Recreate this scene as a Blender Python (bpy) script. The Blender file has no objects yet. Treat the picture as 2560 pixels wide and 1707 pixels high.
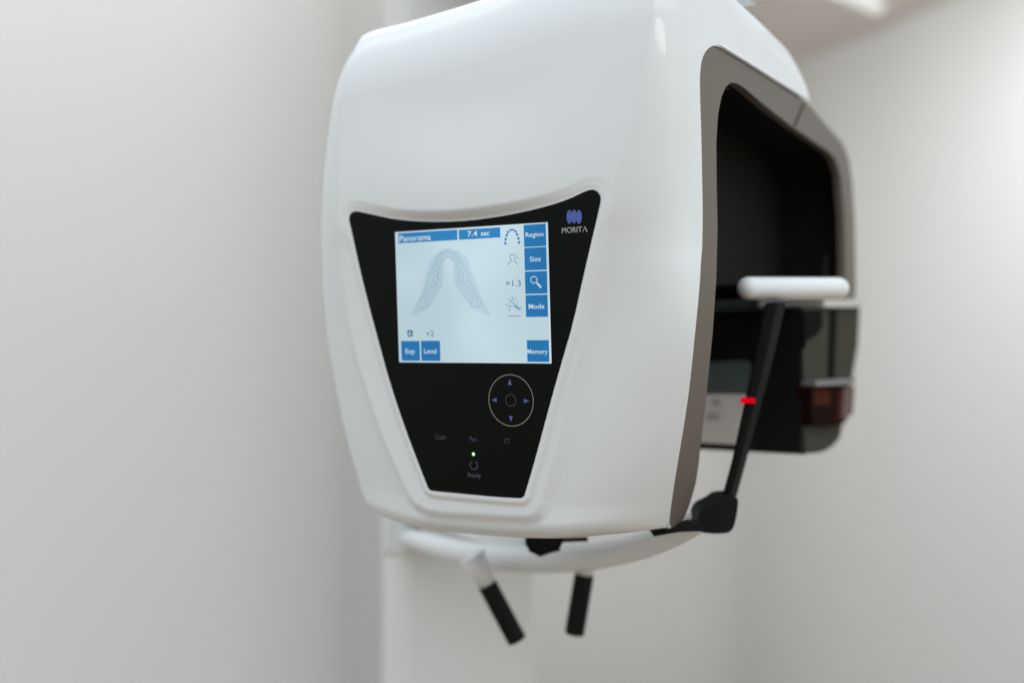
import bpy, math
import numpy as np
from mathutils import Vector
from mathutils.geometry import tessellate_polygon

SC = bpy.context.scene
COL = SC.collection
CAM_H = 1.50
FPX = 2730.0                      # focal length in pixels of the 2560 px wide photograph
PP = (1280.0, 853.5)

# ------------------------------------------------------------------ camera
cam_d = bpy.data.cameras.new('camera')
cam = bpy.data.objects.new('camera', cam_d)
COL.objects.link(cam)
cam.location = (0, 0, CAM_H)
cam.rotation_euler = (math.radians(90), 0, 0)
cam_d.sensor_width = 36.0
cam_d.lens = FPX / 2560 * 36.0
cam_d.clip_start = 0.05
cam_d.clip_end = 60
cam_d.dof.use_dof = True
cam_d.dof.focus_distance = 0.668
cam_d.dof.aperture_fstop = (cam_d.lens / 1000) / 0.0158
SC.camera = cam

# ------------------------------------------------------------------ world
w = bpy.data.worlds.new('World')
SC.world = w
w.use_nodes = True
wn = w.node_tree
bg = wn.nodes['Background']
geo = wn.nodes.new('ShaderNodeTexCoord')
sep = wn.nodes.new('ShaderNodeSeparateXYZ')
ramp = wn.nodes.new('ShaderNodeValToRGB')
mr = wn.nodes.new('ShaderNodeMapRange')
mr.inputs['From Min'].default_value = -1
mr.inputs['From Max'].default_value = 1
wn.links.new(geo.outputs['Generated'], sep.inputs[0])
wn.links.new(sep.outputs['Z'], mr.inputs['Value'])
wn.links.new(mr.outputs[0], ramp.inputs[0])
ramp.color_ramp.elements[0].position = 0.25
ramp.color_ramp.elements[0].color = (0.13, 0.09, 0.055, 1)
ramp.color_ramp.elements[1].position = 0.85
ramp.color_ramp.elements[1].color = (0.80, 0.93, 1.04, 1)
e_ = ramp.color_ramp.elements.new(0.5)
e_.color = (0.50, 0.49, 0.465, 1)
wn.links.new(ramp.outputs[0], bg.inputs['Color'])
bg.inputs['Strength'].default_value = 1.22

# ------------------------------------------------------------------ lamps
def area(name, loc, target, sx, sy, power, color):
    d = bpy.data.lights.new(name, 'AREA')
    d.shape = 'RECTANGLE'
    d.size, d.size_y = sx, sy
    d.energy = power
    d.color = color
    o = bpy.data.objects.new(name, d)
    COL.objects.link(o)
    o.location = loc
    v = Vector(target) - Vector(loc)
    o.rotation_euler = v.to_track_quat('-Z', 'Y').to_euler()
    return o

area('unseen_overhead_lamp', (0.75, 0.05, 2.65), (0.0, 1.1, 1.4), 1.1, 0.9, 3.3, (0.98, 0.995, 1.0))
area('unseen_overhead_lamp', (0.5, 1.95, 2.38), (0.8, 3.4, 1.3), 0.6, 0.4, 12, (0.88, 0.955, 1.0))  # added out of view to brighten the far walls
area('left_wall_fill', (-0.95, 0.9, 2.6), (-0.8, 1.7, 1.75), 1.5, 0.3, 2.5, (0.95, 0.985, 1.0))  # unseen fill, added to lift the upper part of the left wall
area('corner_fill', (-0.50, 1.45, 2.7), (-0.30, 1.9, 1.95), 0.4, 0.3, 1.5, (0.97, 0.99, 1.0))  # added above the frame to soften the dark niche by the column
area('strip_light', (1.25, -1.0, 2.09), (0.087, 0.634, 1.676), 0.45, 0.11, 1.2, (1.0, 1.0, 1.0))
area('right_side_fill', (1.8, -0.2, 1.9), (-0.2, 1.2, 1.4), 1.2, 1.4, 2, (0.96, 0.99, 1.0))  # unseen lamp added at the right, so the column shades the left wall

SC.view_settings.view_transform = 'Standard'
SC.view_settings.look = 'None'
SC.view_settings.exposure = 0.20
SC.view_settings.gamma = 1.0
SC.view_settings.use_curve_mapping = False
SC.cycles.use_denoising = True
SC.cycles.max_bounces = 8

# ------------------------------------------------------------------ materials
def mat(name, color, rough=0.5, metallic=0.0, coat=0.0, coat_rough=0.1, spec=0.5,
        noise=0.0, nscale=40.0, bump=0.0, bscale=800.0, emit=None, estr=0.0, color2=None, ior=1.5):
    m = bpy.data.materials.new(name)
    m.use_nodes = True
    nt = m.node_tree
    b = nt.nodes['Principled BSDF']
    b.inputs['Base Color'].default_value = (*color, 1)
    b.inputs['Roughness'].default_value = rough
    b.inputs['Metallic'].default_value = metallic
    b.inputs['Coat Weight'].default_value = coat
    b.inputs['Coat Roughness'].default_value = coat_rough
    b.inputs['Specular IOR Level'].default_value = spec
    b.inputs['IOR'].default_value = ior
    if emit:
        b.inputs['Emission Color'].default_value = (*emit, 1)
        b.inputs['Emission Strength'].default_value = estr
    tc = nt.nodes.new('ShaderNodeTexCoord')
    if noise or color2:
        n = nt.nodes.new('ShaderNodeTexNoise')
        n.inputs['Scale'].default_value = nscale
        n.inputs['Detail'].default_value = 4
        nt.links.new(tc.outputs['Object'], n.inputs['Vector'])
        mx = nt.nodes.new('ShaderNodeMix')
        mx.data_type = 'RGBA'
        c2 = color2 or tuple(c * (1 - noise) for c in color)
        mx.inputs['A'].default_value = (*color, 1)
        mx.inputs['B'].default_value = (*c2, 1)
        nt.links.new(n.outputs['Fac'], mx.inputs['Factor'])
        nt.links.new(mx.outputs['Result'], b.inputs['Base Color'])
    if bump:
        n2 = nt.nodes.new('ShaderNodeTexNoise')
        n2.inputs['Scale'].default_value = bscale
        n2.inputs['Detail'].default_value = 3
        nt.links.new(tc.outputs['Object'], n2.inputs['Vector'])
        bp = nt.nodes.new('ShaderNodeBump')
        bp.inputs['Strength'].default_value = bump
        bp.inputs['Distance'].default_value = 0.0003
        nt.links.new(n2.outputs['Fac'], bp.inputs['Height'])
        nt.links.new(bp.outputs[0], b.inputs['Normal'])
    return m

def lcd(name, color, strength):
    """LCD image layer: it gives off its own light; a slow unevenness of the backlight."""
    m = bpy.data.materials.new(name)
    m.use_nodes = True
    nt = m.node_tree
    b = nt.nodes['Principled BSDF']
    b.inputs['Base Color'].default_value = (0.01, 0.012, 0.012, 1)
    b.inputs['Roughness'].default_value = 0.4
    b.inputs['Specular IOR Level'].default_value = 0.3
    tc = nt.nodes.new('ShaderNodeTexCoord')
    n = nt.nodes.new('ShaderNodeTexNoise')
    n.inputs['Scale'].default_value = 14
    n.inputs['Detail'].default_value = 1
    nt.links.new(tc.outputs['Object'], n.inputs['Vector'])
    mrr = nt.nodes.new('ShaderNodeMapRange')
    mrr.inputs['From Min'].default_value = 0.3
    mrr.inputs['From Max'].default_value = 0.7
    mrr.inputs['To Min'].default_value = strength * 0.86
    mrr.inputs['To Max'].default_value = strength * 1.14
    nt.links.new(n.outputs['Fac'], mrr.inputs['Value'])
    nt.links.new(mrr.outputs[0], b.inputs['Emission Strength'])
    b.inputs['Emission Color'].default_value = (*[c * 0.87 for c in color], 1)
    return m

M = {
    'white': mat('glossy_white_plastic', (0.79, 0.80, 0.80), 0.42, coat=0.4, coat_rough=0.05, noise=0.012, nscale=9, bump=0.03, bscale=500),
    'bronze': mat('warm_grey_satin_paint', (0.165, 0.142, 0.115), 0.45, metallic=0.15, ior=1.22, noise=0.06, nscale=500, bump=0.25, bscale=2200),
    'bronze_dark': mat('dark_warm_grey_glint', (0.060, 0.055, 0.043), 0.75, ior=1.12, noise=0.1, nscale=200),
    'dark': mat('smoked_dark_plastic', (0.0085, 0.0105, 0.0085), 0.4, ior=1.2, noise=0.25, nscale=30, bump=0.1, bscale=1500),
    'recess': mat('recess_dark', (0.017, 0.0185, 0.0155), 0.6, ior=1.1, noise=0.2, nscale=30),
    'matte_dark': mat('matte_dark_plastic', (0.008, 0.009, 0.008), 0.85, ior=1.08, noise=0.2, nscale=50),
    'panel': mat('black_control_glass', (0.0028, 0.0045, 0.0035), 0.33, ior=1.2, noise=0.2, nscale=60, bump=0.06, bscale=2500),
    'bezel': mat('screen_bezel_black', (0.004, 0.006, 0.006), 0.6, spec=0.2),
    'black': mat('black_rubber', (0.008, 0.009, 0.008), 0.6, ior=1.22, noise=0.3, nscale=60, bump=0.3, bscale=900),
    'bar': mat('soft_dark_grey_plastic', (0.010, 0.0095, 0.0085), 0.6, ior=1.12, noise=0.2, nscale=80, bump=0.1, bscale=900),
    'gap': mat('dark_seam', (0.01, 0.01, 0.009), 0.8, spec=0.1),
    'cream': mat('cream_plastic', (0.60, 0.565, 0.53), 0.5, noise=0.05, nscale=20),
    'whitepad': mat('white_pad', (0.80, 0.80, 0.79), 0.5, noise=0.02, nscale=20),
    'column': mat('white_powder_coat', (0.74, 0.73, 0.71), 0.45, noise=0.02, nscale=6, bump=0.1, bscale=400),
    'wall': mat('painted_wall', (0.785, 0.768, 0.748), 0.85, spec=0.2, noise=0.02, nscale=3, bump=0.2, bscale=250),
    'ceiling': mat('ceiling_paint', (0.82, 0.765, 0.72), 0.9, spec=0.1, noise=0.03, nscale=3),
    'floor': mat('beige_floor', (0.25, 0.175, 0.11), 0.6, noise=0.2, nscale=5),
    'bluegrey': mat('blue_grey_reflected', (0.075, 0.10, 0.108), 0.5, noise=0.2, nscale=60),
    'reflection_pale': mat('pale_reflection', (0.72, 0.68, 0.65), 0.55, color2=(0.55, 0.52, 0.50), nscale=45),
    'lens': mat('dark_red_lens', (0.016, 0.003, 0.002), 0.8, ior=1.08, color2=(0.008, 0.004, 0.003), nscale=45),
    'amber': mat('amber_window', (0.075, 0.02, 0.008), 0.8, ior=1.08, noise=0.5, nscale=90),
    'reflection_grey': mat('reflected_grey', (0.42, 0.40, 0.38), 0.6),
    'red': mat('red_mark', (0.45, 0.0, 0.008), 0.7, spec=0.0, emit=(0.9, 0.0, 0.012), estr=0.45),  # not a lamp; its own glow is added to keep it bright
    'led': mat('green_led', (0.3, 0.8, 0.35), 0.4, emit=(0.52, 1.0, 0.50), estr=1.1),
    'ink_blue': mat('blue_print', (0.075, 0.115, 0.42), 0.5),
    'ink_white': mat('pale_print', (0.50, 0.49, 0.46), 0.5),
    'ink_dim': mat('dim_print', (0.060, 0.075, 0.105), 0.5),
    'ink_dim2': mat('dim_ring_print', (0.09, 0.10, 0.13), 0.5),
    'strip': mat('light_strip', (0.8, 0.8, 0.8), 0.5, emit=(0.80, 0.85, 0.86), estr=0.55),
    'lcd_bg': lcd('lcd_background', (0.510, 0.660, 0.730), 1.0),
    'lcd_edge': lcd('lcd_edge', (0.58, 0.71, 0.78), 1.05),
    'lcd_blue': lcd('lcd_blue', (0.001, 0.165, 0.440), 1.0),
    'lcd_title': lcd('lcd_title', (0.012, 0.195, 0.480), 1.0),
    'lcd_white': lcd('lcd_white', (0.60, 0.72, 0.78), 1.0),
    'lcd_wash': lcd('lcd_wash', (0.430, 0.580, 0.665), 1.0),
    'lcd_line': lcd('lcd_line', (0.20, 0.37, 0.49), 1.0),
    'lcd_dark': lcd('lcd_dark', (0.018, 0.130, 0.260), 1.0),
}

# ------------------------------------------------------------------ frames
# the front face of the head: measured position and directions (metres, camera looks along +Y)
def cw(v):                        # camera axes (right, up, away) -> world
    return np.array([v[0], v[2], v[1]], float)
O = np.array([-0.0262, 1.0 * 0.6958, 0.0294 + CAM_H])
U = cw((0.8625, 0.0025, -0.5055)); U /= np.linalg.norm(U)
V = cw((-0.026, 1.0, -0.044)); V -= U * (U @ V); V /= np.linalg.norm(V)
N = np.cross(U, V)
C0 = np.array([0, 0, CAM_H])
if N @ (C0 - O) < 0: N = -N

def S(px, py):                    # display pixels (2352 wide) -> source pixels
    return px * 1.08844, py * 1.08865
def ray(sx, sy):
    return np.array([(sx - PP[0]) / FPX, 1.0, -(sy - PP[1]) / FPX])
def at(px, py, depth):            # point at a given distance in front of the camera
    sx, sy = S(px, py)
    return C0 + ray(sx, sy) * depth
def head(u, v, w_):
    return O + U * u + V * v + N * w_
def on_face(sx, sy, w_=0.0):      # source pixel -> (u, v) on a plane parallel to the face
    d = ray(sx, sy)
    k = ((O + N * w_ - C0) @ N) / (d @ N)
    q = C0 + d * k - O
    return float(q @ U), float(q @ V)
def on_side(sx, sy, ufun):        # source pixel -> (w, v) on the side surface u = ufun(v)
    d = ray(sx, sy); v = 0.0
    for _ in range(8):
        u = ufun(v)
        k = ((O + U * u - C0) @ U) / (d @ U)
        q = C0 + d * k - O
        v = float(q @ V)
    return float(q @ N), v

# ------------------------------------------------------------------ object helpers
def tag(o, label=None, cat=None, group=None, kind=None):
    for k, val in (('label', label), ('category', cat), ('group', group), ('kind', kind)):
        if val: o[k] = val
    return o
ROOT_LOC = np.array([-0.035, 1.26, 0.0])
root = bpy.data.objects.new('panoramic_xray_machine', None)
root.location = ROOT_LOC
COL.objects.link(root)
tag(root, 'white panoramic dental x-ray machine with black touchscreen control panel on a white column', 'x-ray machine')

def link(name, verts, faces, m, parent=None, smooth=True, autos=None, mats=None, midx=None):
    verts = np.asarray(verts, float)
    if parent is not None: verts = verts - ROOT_LOC
    me = bpy.data.meshes.new(name)
    me.from_pydata(verts.tolist(), [], [tuple(int(i) for i in f) for f in faces])
    me.update()
    for mm in (mats or [m]): me.materials.append(mm)
    if midx is not None:
        me.polygons.foreach_set('material_index', midx)
    if smooth:
        me.polygons.foreach_set('use_smooth', [True] * len(me.polygons))
        if autos: me.set_sharp_from_angle(angle=math.radians(autos))
    o = bpy.data.objects.new(name, me)
    COL.objects.link(o)
    if parent is not None: o.parent = parent
    return o

def bevel(o, width, seg=3, ang=30):
    b = o.modifiers.new('bevel', 'BEVEL')
    b.width = width; b.segments = seg; b.limit_method = 'ANGLE'; b.angle_limit = math.radians(ang)
    return o

def chaikin(P, n=1, closed=True):
    P = [np.array(p, float) for p in P]
    for _ in range(n):
        Q = []
        m = len(P)
        for i in range(m if closed else m - 1):
            a, b = P[i], P[(i + 1) % m]
            Q += [a * .75 + b * .25, a * .25 + b * .75]
        if not closed: Q = [P[0]] + Q + [P[-1]]
        P = Q
    return P

def tri(P):
    return tessellate_polygon([[Vector((p[0], p[1], 0)) for p in P]])

class MB:                          # collects pieces of one mesh
    def __init__(s): s.v = []; s.f = []; s.m = []
    def add(s, verts, faces, mi=0):
        b = len(s.v)
        s.v += [np.array(x, float) for x in verts]
        s.f += [tuple(i + b for i in f) for f in faces]
        s.m += [mi] * len(faces)
    def build(s, name, m, parent=None, smooth=False, autos=None, mats=None):
        return link(name, s.v, s.f, m, parent, smooth or bool(autos), autos, mats, s.m if mats else None)

def prism(mb, P, fa, fb, mi=0):
    """closed solid: 2-D polygon P mapped by fa (front) and fb (back)"""
    t = tri(P); n = len(P)
    v = [fa(p) for p in P] + [fb(p) for p in P]
    f = [tuple(x) for x in t] + [tuple(i + n for i in reversed(x)) for x in t]
    f += [(i, (i + 1) % n, (i + 1) % n + n, i + n) for i in range(n)]
    mb.add(v, f, mi)

def tube(mb, pts, rads, seg=24, mi=0, cap=True, squash=1.0):
    pts = [np.array(p, float) for p in pts]
    if not hasattr(rads, '__len__'): rads = [rads] * len(pts)
    rings = []; prev = None
    for i, p in enumerate(pts):
        d = pts[min(i + 1, len(pts) - 1)] - pts[max(i - 1, 0)]
        d /= np.linalg.norm(d)
        a = prev if prev is not None else np.array([0, 1.0, 0.03])
        a = a - d * (a @ d); a /= np.linalg.norm(a); prev = a
        b = np.cross(d, a)
        rings.append([p + (a * math.cos(t) + b * squash * math.sin(t)) * rads[i] for t in [2 * math.pi * k / seg for k in range(seg)]])
    v = [x for r in rings for x in r]; f = []
    for i in range(len(pts) - 1):
        for k in range(seg):
            f.append((i * seg + k, i * seg + (k + 1) % seg, (i + 1) * seg + (k + 1) % seg, (i + 1) * seg + k))
    if cap:
        f.append(tuple(range(seg - 1, -1, -1))); f.append(tuple((len(pts) - 1) * seg + k for k in range(seg)))
    mb.add(v, f, mi)

def rounded_ends(p0, p1, r, n=6, e=0.25):
    """points and radii of a rod with softly rounded ends"""
    p0 = np.array(p0, float); p1 = np.array(p1, float); d = p1 - p0; L = np.linalg.norm(d); d /= L
    P, R = [], []
    for i in range(n + 1):
        a = math.pi / 2 * i / n
        P.append(p0 + d * r * e * (1 - math.sin(a))); R.append(r * (1 - e + e * math.sin(a)) if i else r * (1 - e))
    P = [p0 + d * r * e * (1 - math.cos(math.pi / 2 * i / n)) for i in range(n + 1)]
    R = [r * (1 - e) + r * e * math.sin(math.pi / 2 * i / n) for i in range(n + 1)]
    P2 = [p1 - (p - p0) for p in reversed(P)]
    return P + P2, R + list(reversed(R))

# ------------------------------------------------------------------ traced curves of the head
def smooth_interp(xs, ys):
    xs = np.array(xs, float); ys = np.array(ys, float)
    o = np.argsort(xs); xs = xs[o]; ys = ys[o]
    keep = np.concatenate([[True], np.diff(xs) > 1e-5]); xs = xs[keep]; ys = ys[keep]
    h = np.diff(xs); dl = np.diff(ys) / h
    m = np.zeros_like(ys); m[0] = dl[0]; m[-1] = dl[-1]
    for i in range(1, len(ys) - 1):
        m[i] = 0 if dl[i - 1] * dl[i] <= 0 else (h[i - 1] + h[i]) / (h[i - 1] / dl[i] + h[i] / dl[i - 1])
    def f(x):
        x = np.asarray(x, float)
        xc = np.clip(x, xs[0], xs[-1])
        i = np.clip(np.searchsorted(xs, xc) - 1, 0, len(xs) - 2)
        t = (xc - xs[i]) / h[i]
        r = (2*t**3-3*t**2+1)*ys[i] + (t**3-2*t**2+t)*h[i]*m[i] + (-2*t**3+3*t**2)*ys[i+1] + (t**3-t**2)*h[i]*m[i+1]
        return r
    return f

def sst(a, b, x):
    t = np.clip((x - a) / (b - a), 0, 1)
    return t * t * (3 - 2 * t)

def wbase(v):                     # the front leans back towards the top
    return -0.42 * np.clip(v - 0.03, 0, None) ** 2

# side surface
W_EDGE = -0.042
u0, v0_ = on_face(*S(1613, 560), W_EDGE)
US0 = u0
def US(v):
    return US0 - 0.026 * np.clip(-(v - 0.01) / 0.13, 0, 1.3) ** 1.7
# edge between white shell and grey side
edge_px = [(1534, 1216), (1543, 1150), (1552, 1090), (1575, 950), (1598, 750), (1609, 620), (1613, 560), (1613.5, 450), (1611, 320), (1608, 220), (1607.5, 190), (1609.5, 155), (1615.6, 129), (1623.8, 115.5), (1633, 108)]
edge_wv = [on_side(*S(*p), US) for p in edge_px]
fE = smooth_interp([p[1] for p in edge_wv], [p[0] for p in edge_wv])
V_OPEN = max(p[1] for p in edge_wv)           # top of the opening
W_C = min(p[0] for p in edge_wv[-2:])
print('US0', US0, 'edge', [(round(a, 3), round(b, 3)) for a, b in edge_wv])

def face_pts(px):
    out = []
    for p in px:
        u, v = on_face(*S(*p))
        for _ in range(4):
            u, v = on_face(*S(*p), float(wbase(v)))
        out.append((u, v))
    return out
creaseR = face_pts([(1498, 20), (1480, 130), (1458, 240), (1437, 330), (1412, 440), (1365, 640), (1318, 840), (1262, 1080), (1235, 1165)])
creaseL = face_pts([(800, 120), (789, 180), (779, 300), (776, 440), (781, 600), (800, 760), (838, 900), (885, 1030), (935, 1140)])
fCR = smooth_interp([p[1] for p in creaseR], [p[0] for p in creaseR])
fCL = smooth_interp([p[1] for p in creaseL], [p[0] for p in creaseL])
print('creaseR', creaseR); print('creaseL', creaseL)
sil = []
for (px, py) in [(862, 70), (835, 84), (812, 105), (797, 130), (785, 175), (770, 250), (757, 350), (748, 450), (744, 560), (746, 680), (753, 770), (768, 870), (790, 985), (815, 1080), (838, 1150), (850, 1170)]:
    sil.append(on_face(*S(px, py), -0.030))
fSL = smooth_interp([p[1] for p in sil], [p[0] for p in sil])
print('silL', sil)

# panel outline (traced)
c1 = lambda p: (780 + p[0] / 3.0154, 440 + p[1] / 3.0154)
c2 = lambda p: (950 + p[0] / 3.136, 860 + p[1] / 3.136)
panel_px = [c1(p) for p in [(283, 300), (292, 283), (308, 271), (330, 266), (352, 268), (480, 297), (620, 328), (800, 345), (1000, 349), (1200, 337), (1400, 310), (1600, 272), (1800, 222), (1950, 170), (2040, 125), (2085, 107), (2110, 103), (2135, 110), (2157, 128), (2172, 155), (2174, 190), (2140, 340), (2050, 720), (1960, 1130)]]
panel_px += [c2(p) for p in [(1462, 0), (1340, 430), (1220, 880), (1133, 1178), (1124, 1194), (1110, 1203), (1090, 1206), (900, 1195), (650, 1172), (412, 1149), (395, 1144), (382, 1133), (372, 1115), (300, 930), (190, 640), (80, 310)]]
panel_px += [c1(p) for p in [(500, 1240), (430, 980), (360, 700), (300, 420), (281, 340), (280, 318)]]
panel = chaikin([on_face(*p) for p in panel_px], 1)

def sdf(P, uu, vv):
    P = np.array(P); A = P; B = np.roll(P, -1, 0)
    d = np.full(uu.shape, 1e9); ins = np.zeros(uu.shape, bool)
    for a, b in zip(A, B):
        e = b - a; px = uu - a[0]; py = vv - a[1]
        t = np.clip((px * e[0] + py * e[1]) / (e @ e), 0, 1)
        d = np.minimum(d, np.hypot(px - t * e[0], py - t * e[1]))
        if abs(e[1]) > 1e-12:
            c = ((a[1] <= vv) & (b[1] > vv)) | ((b[1] <= vv) & (a[1] > vv))
            ins ^= c & (uu < a[0] + (vv - a[1]) / e[1] * e[0])
    return np.where(ins, -d, d)

# bottom and top of the shell over u
bot = [on_face(*S(px, py), -0.028 if px < 1400 else (-0.033 if px < 1450 else (-0.048 if px < 1500 else -0.072))) for px, py in [(838, 1155), (862, 1178), (905, 1192), (950, 1202), (1080, 1219), (1200, 1228), (1320, 1231), (1430, 1230), (1490, 1226), (1534, 1216)]]
fB = smooth_interp([p[0] for p in bot], [p[1] for p in bot])
top = [on_face(*S(px, py), -0.030) for px, py in [(838, 82), (862, 71), (930, 54), (1000, 34), (1100, 3)]]
print('bot', bot); print('top', top)
tu, tv = top[-1]
fT = smooth_interp([p[0] for p in top] + [tu + 0.05, tu + 0.10, tu + 0.16, tu + 0.22], [p[1] for p in top] + [tv + 0.008, tv + 0.013, tv + 0.013, tv + 0.008])

# wedge-shaped terrace around the panel: lower outline
terr = face_pts([(935, 1140), (950, 1158), (975, 1172), (1010, 1178), (1120, 1184), (1195, 1188), (1215, 1186), (1228, 1178), (1238, 1160)])
wedge = [tuple(p) for p in creaseL[::-1]][1:]
wedge = [(float(fCL(v)), v) for v in np.linspace(0.40, -0.092, 60)]
wedge = [p for p in wedge]
low = [p for p in terr]
wedge = [(float(fCL(v)), v) for v in np.linspace(0.40, low[0][1] + 0.004, 60)] + low + [(float(fCR(v)), v) for v in np.linspace(low[-1][1] + 0.004, 0.40, 60)]

def relief(u, v):
    """height of the white front over the panel plane"""
    dP = sdf(panel, u, v)
    dW = sdf(wedge, u, v)
    h = wbase(v)
    up = sst(-0.03, 0.075, v)                     # 0 low, 1 above the panel
    step = -0.0016 * (1 - up) - 0.0006 * up
    outer = step * sst(0.0026, 0.0058, dP)
    lipm = np.exp(-((u + 0.005) / 0.075) ** 2) * sst(0.030, 0.052, v)
    lip = 0.0062 * lipm * sst(0.0003, 0.0075, dP) * (1 - 0.8 * sst(0.012, 0.08, dP))
    h = h + outer + lip
    h = h - 0.0036 * sst(-0.0015, 0.0065, dW) * (1 - 0.85 * up)
    h = np.where(dP < 0, -0.0004 - 0.0025 * sst(0.0006, 0.002, -dP), h - 0.00025)
    return h

# ------------------------------------------------------------------ white shell
def bez(p0, p1, p2, t):
    return (1 - t) ** 2 * p0 + 2 * t * (1 - t) * p1 + t ** 2 * p2

nv = 330
cols = []      # (segment, parameter)
segs = [('Lb', 6), ('Lf', 34), ('C', 190), ('Rf', 64), ('Rs', 14)]
for s, n in segs:
    for i in range(n):
        cols.append((s, i / n))
cols.append(('Rs', 1.0))
NC = len(cols)
# rows: r in 0..1 ; fine at both ends
r = np.linspace(0, 1, nv)
r = np.concatenate([[0, 0.0006, 0.0015, 0.003], r[2:-2], [0.997, 0.9985, 0.9994, 1.0]])
vb_l, vt_l = float(fB(US(-0.15))), float(fT(US0))
rx = (np.concatenate([np.linspace(V_OPEN - 0.014, V_OPEN, 24), [V_OPEN + 0.0005, V_OPEN + 0.001]]) - vb_l) / (vt_l - vb_l)
r = np.unique(np.round(np.concatenate([r, rx]), 7))
NR = len(r)

V_TOP_R = float(fT(US0))
GU = np.zeros((NR, NC)); GV = np.zeros((NR, NC)); GW = np.zeros((NR, NC))
vL_edge = lambda v: fSL(v)
def rowcurve(seg, t, v):
    """(u, w) of a column at height v, before relief"""
    cl = fCL(v); cr = fCR(v)
    open_ = sst(0.03, V_OPEN - 0.01, v)
    we = np.where(v < V_OPEN, fE(v), W_C)
    ue = US(v)
    cr = np.minimum(cr, ue - 0.012)
    # left edge
    lu = vL_edge(v) + 0.0015
    lu = np.minimum(lu, cl - 0.003)
    lw = -0.036 + wbase(v) * 0.3
    if seg == 'Lb':
        return lu + (1 - t) * 0.012, -0.11 + (lw + 0.11) * t
    if seg == 'Lf':
        # quadratic from side to crease
        c_u = lu + 0.000; c_w = -0.010
        return bez(lu, c_u, cl, t), bez(lw, c_w, 0 * v, t)
    if seg == 'C':
        return cl + (cr - cl) * t, 0 * v
    w0 = np.where(v < 0.10, fE(np.minimum(v, 0.10)), fE(0.10)) + 0.0006
    if seg == 'Rs':
        return ue + 0 * v, w0 + (we - w0) * t
    c_u = ue - 0.0015 - (ue - cr) * 0.20 * (1 - open_)
    c_w = -0.008 + 0 * v
    return bez(cr, c_u, ue, t), bez(0 * v, c_w, w0, t)

for j, (sg, t) in enumerate(cols):
    vb0 = -0.11; v = -0.12 + 0.43 * r
    # iterate: bottom/top limits depend on u
    for _ in range(6):
        u, wv_ = rowcurve(sg, t, v)
        ub = u[0]; ut = u[-1]
        vb = float(fB(ub)); vt = float(fT(ut))
        v = vb + (vt - vb) * r
        # rows of the right side must share one set of heights with the arm
    u, wv_ = rowcurve(sg, t, v)
    GU[:, j] = u; GV[:, j] = v; GW[:, j] = wv_
REL = relief(GU, GV)
fade = np.ones(NC)
for j, (sg, t) in enumerate(cols):
    if sg == 'Lb': fade[j] = 0
    if sg == 'Lf': fade[j] = float(sst(0.0, 0.9, t))
    if sg == 'Rf': fade[j] = 1 - float(sst(0.15, 1.0, t))
    if sg == 'Rs': fade[j] = 0
GW = GW + REL * fade[None, :] + (wbase(GV) * (1 - fade[None, :])) * 0.0
# round-over at bottom and top
def roll(d, R, depth):
    d = np.clip(d, 0, R)
    return depth * (1 - np.sqrt(np.clip(1 - (1 - d / R) ** 2, 0, 1)))
dB = GV - GV[0:1, :]; dT = GV[-1:, :] - GV
GW = GW - roll(dB, 0.013, 0.018) * (0.35 + 0.65 * np.clip(fade, 0.0, 1))[None, :] - roll(dT, 0.05, 0.020) * np.array([0.0 if sg == 'Rs' else (1 - float(sst(0.3, 1, t)) if sg == 'Rf' else 1.0) for sg, t in cols])[None, :]
GW[:, -1] = np.where(GV[:, -1] < V_OPEN, fE(GV[:, -1]), GW[:, -1])

P3 = O[None, None] + GU[..., None] * U + GV[..., None] * V + GW[..., None] * N
verts = P3.reshape(-1, 3).tolist()
faces = []
for i in range(NR - 1):
    for j in range(NC - 1):
        a = i * NC + j
        faces.append((a, a + 1, a + NC + 1, a + NC))
# underside and top closing sheets
base = len(verts)
for j in range(NC):
    verts.append(head(GU[0, j] * (0.9 if GU[0, j] > 0 else 0.97), GV[0, j] + 0.004, min(GW[0, j], -0.068) if GU[0, j] > 0 else min(GW[0, j], -0.085)))
for j in range(NC - 1):
    faces.append((base + j, base + j + 1, j + 1, j))
base = len(verts)
for j in range(NC):
    verts.append(head(GU[-1, j] * 0.9, GV[-1, j], min(GW[-1, j], -0.20)))
tp = (NR - 1) * NC
for j in range(NC - 1):
    faces.append((tp + j, tp + j + 1, base + j + 1, base + j))

# arm: white side above the opening, running back
j0 = int(np.argmax(GV[:, -1] >= V_OPEN))
colv = GV[j0:, -1]
armtop_px = [(1696, 0), (1745, 42), (1785, 78), (1818, 112), (1838, 146), (1852, 176), (1860, 202), (1862, 222)]
armtop = [on_side(*S(*p), US) for p in armtop_px]
outer_px = [(1633, 108), (1640, 105.6), (1647, 106.8), (1655, 110), (1663, 115), (1716, 147), (1781, 188), (1855, 234), (1862, 243)]
outer_wv = [on_side(*S(*p), US) for p in outer_px]
print('armtop', armtop); print('outer', outer_wv, 'W_C', W_C, 'V_OPEN', V_OPEN)
w_end = min(outer_wv[-1][0], armtop[-1][0])
fOut = smooth_interp([p[0] for p in outer_wv], [p[1] for p in outer_wv])
fArm = smooth_interp([W_C, -0.06] + [p[0] for p in armtop if p[0] < -0.062], [V_TOP_R, V_TOP_R - 0.002] + [p[1] for p in armtop if p[0] < -0.062])
frac = (colv - colv[0]) / (colv[-1] - colv[0])
nB = 110
bcols = [[(j0 + i) * NC + NC - 1 for i in range(len(colv))]]
ub_edge = GU[j0:, -1]; wb_edge = GW[j0:, -1]
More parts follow.
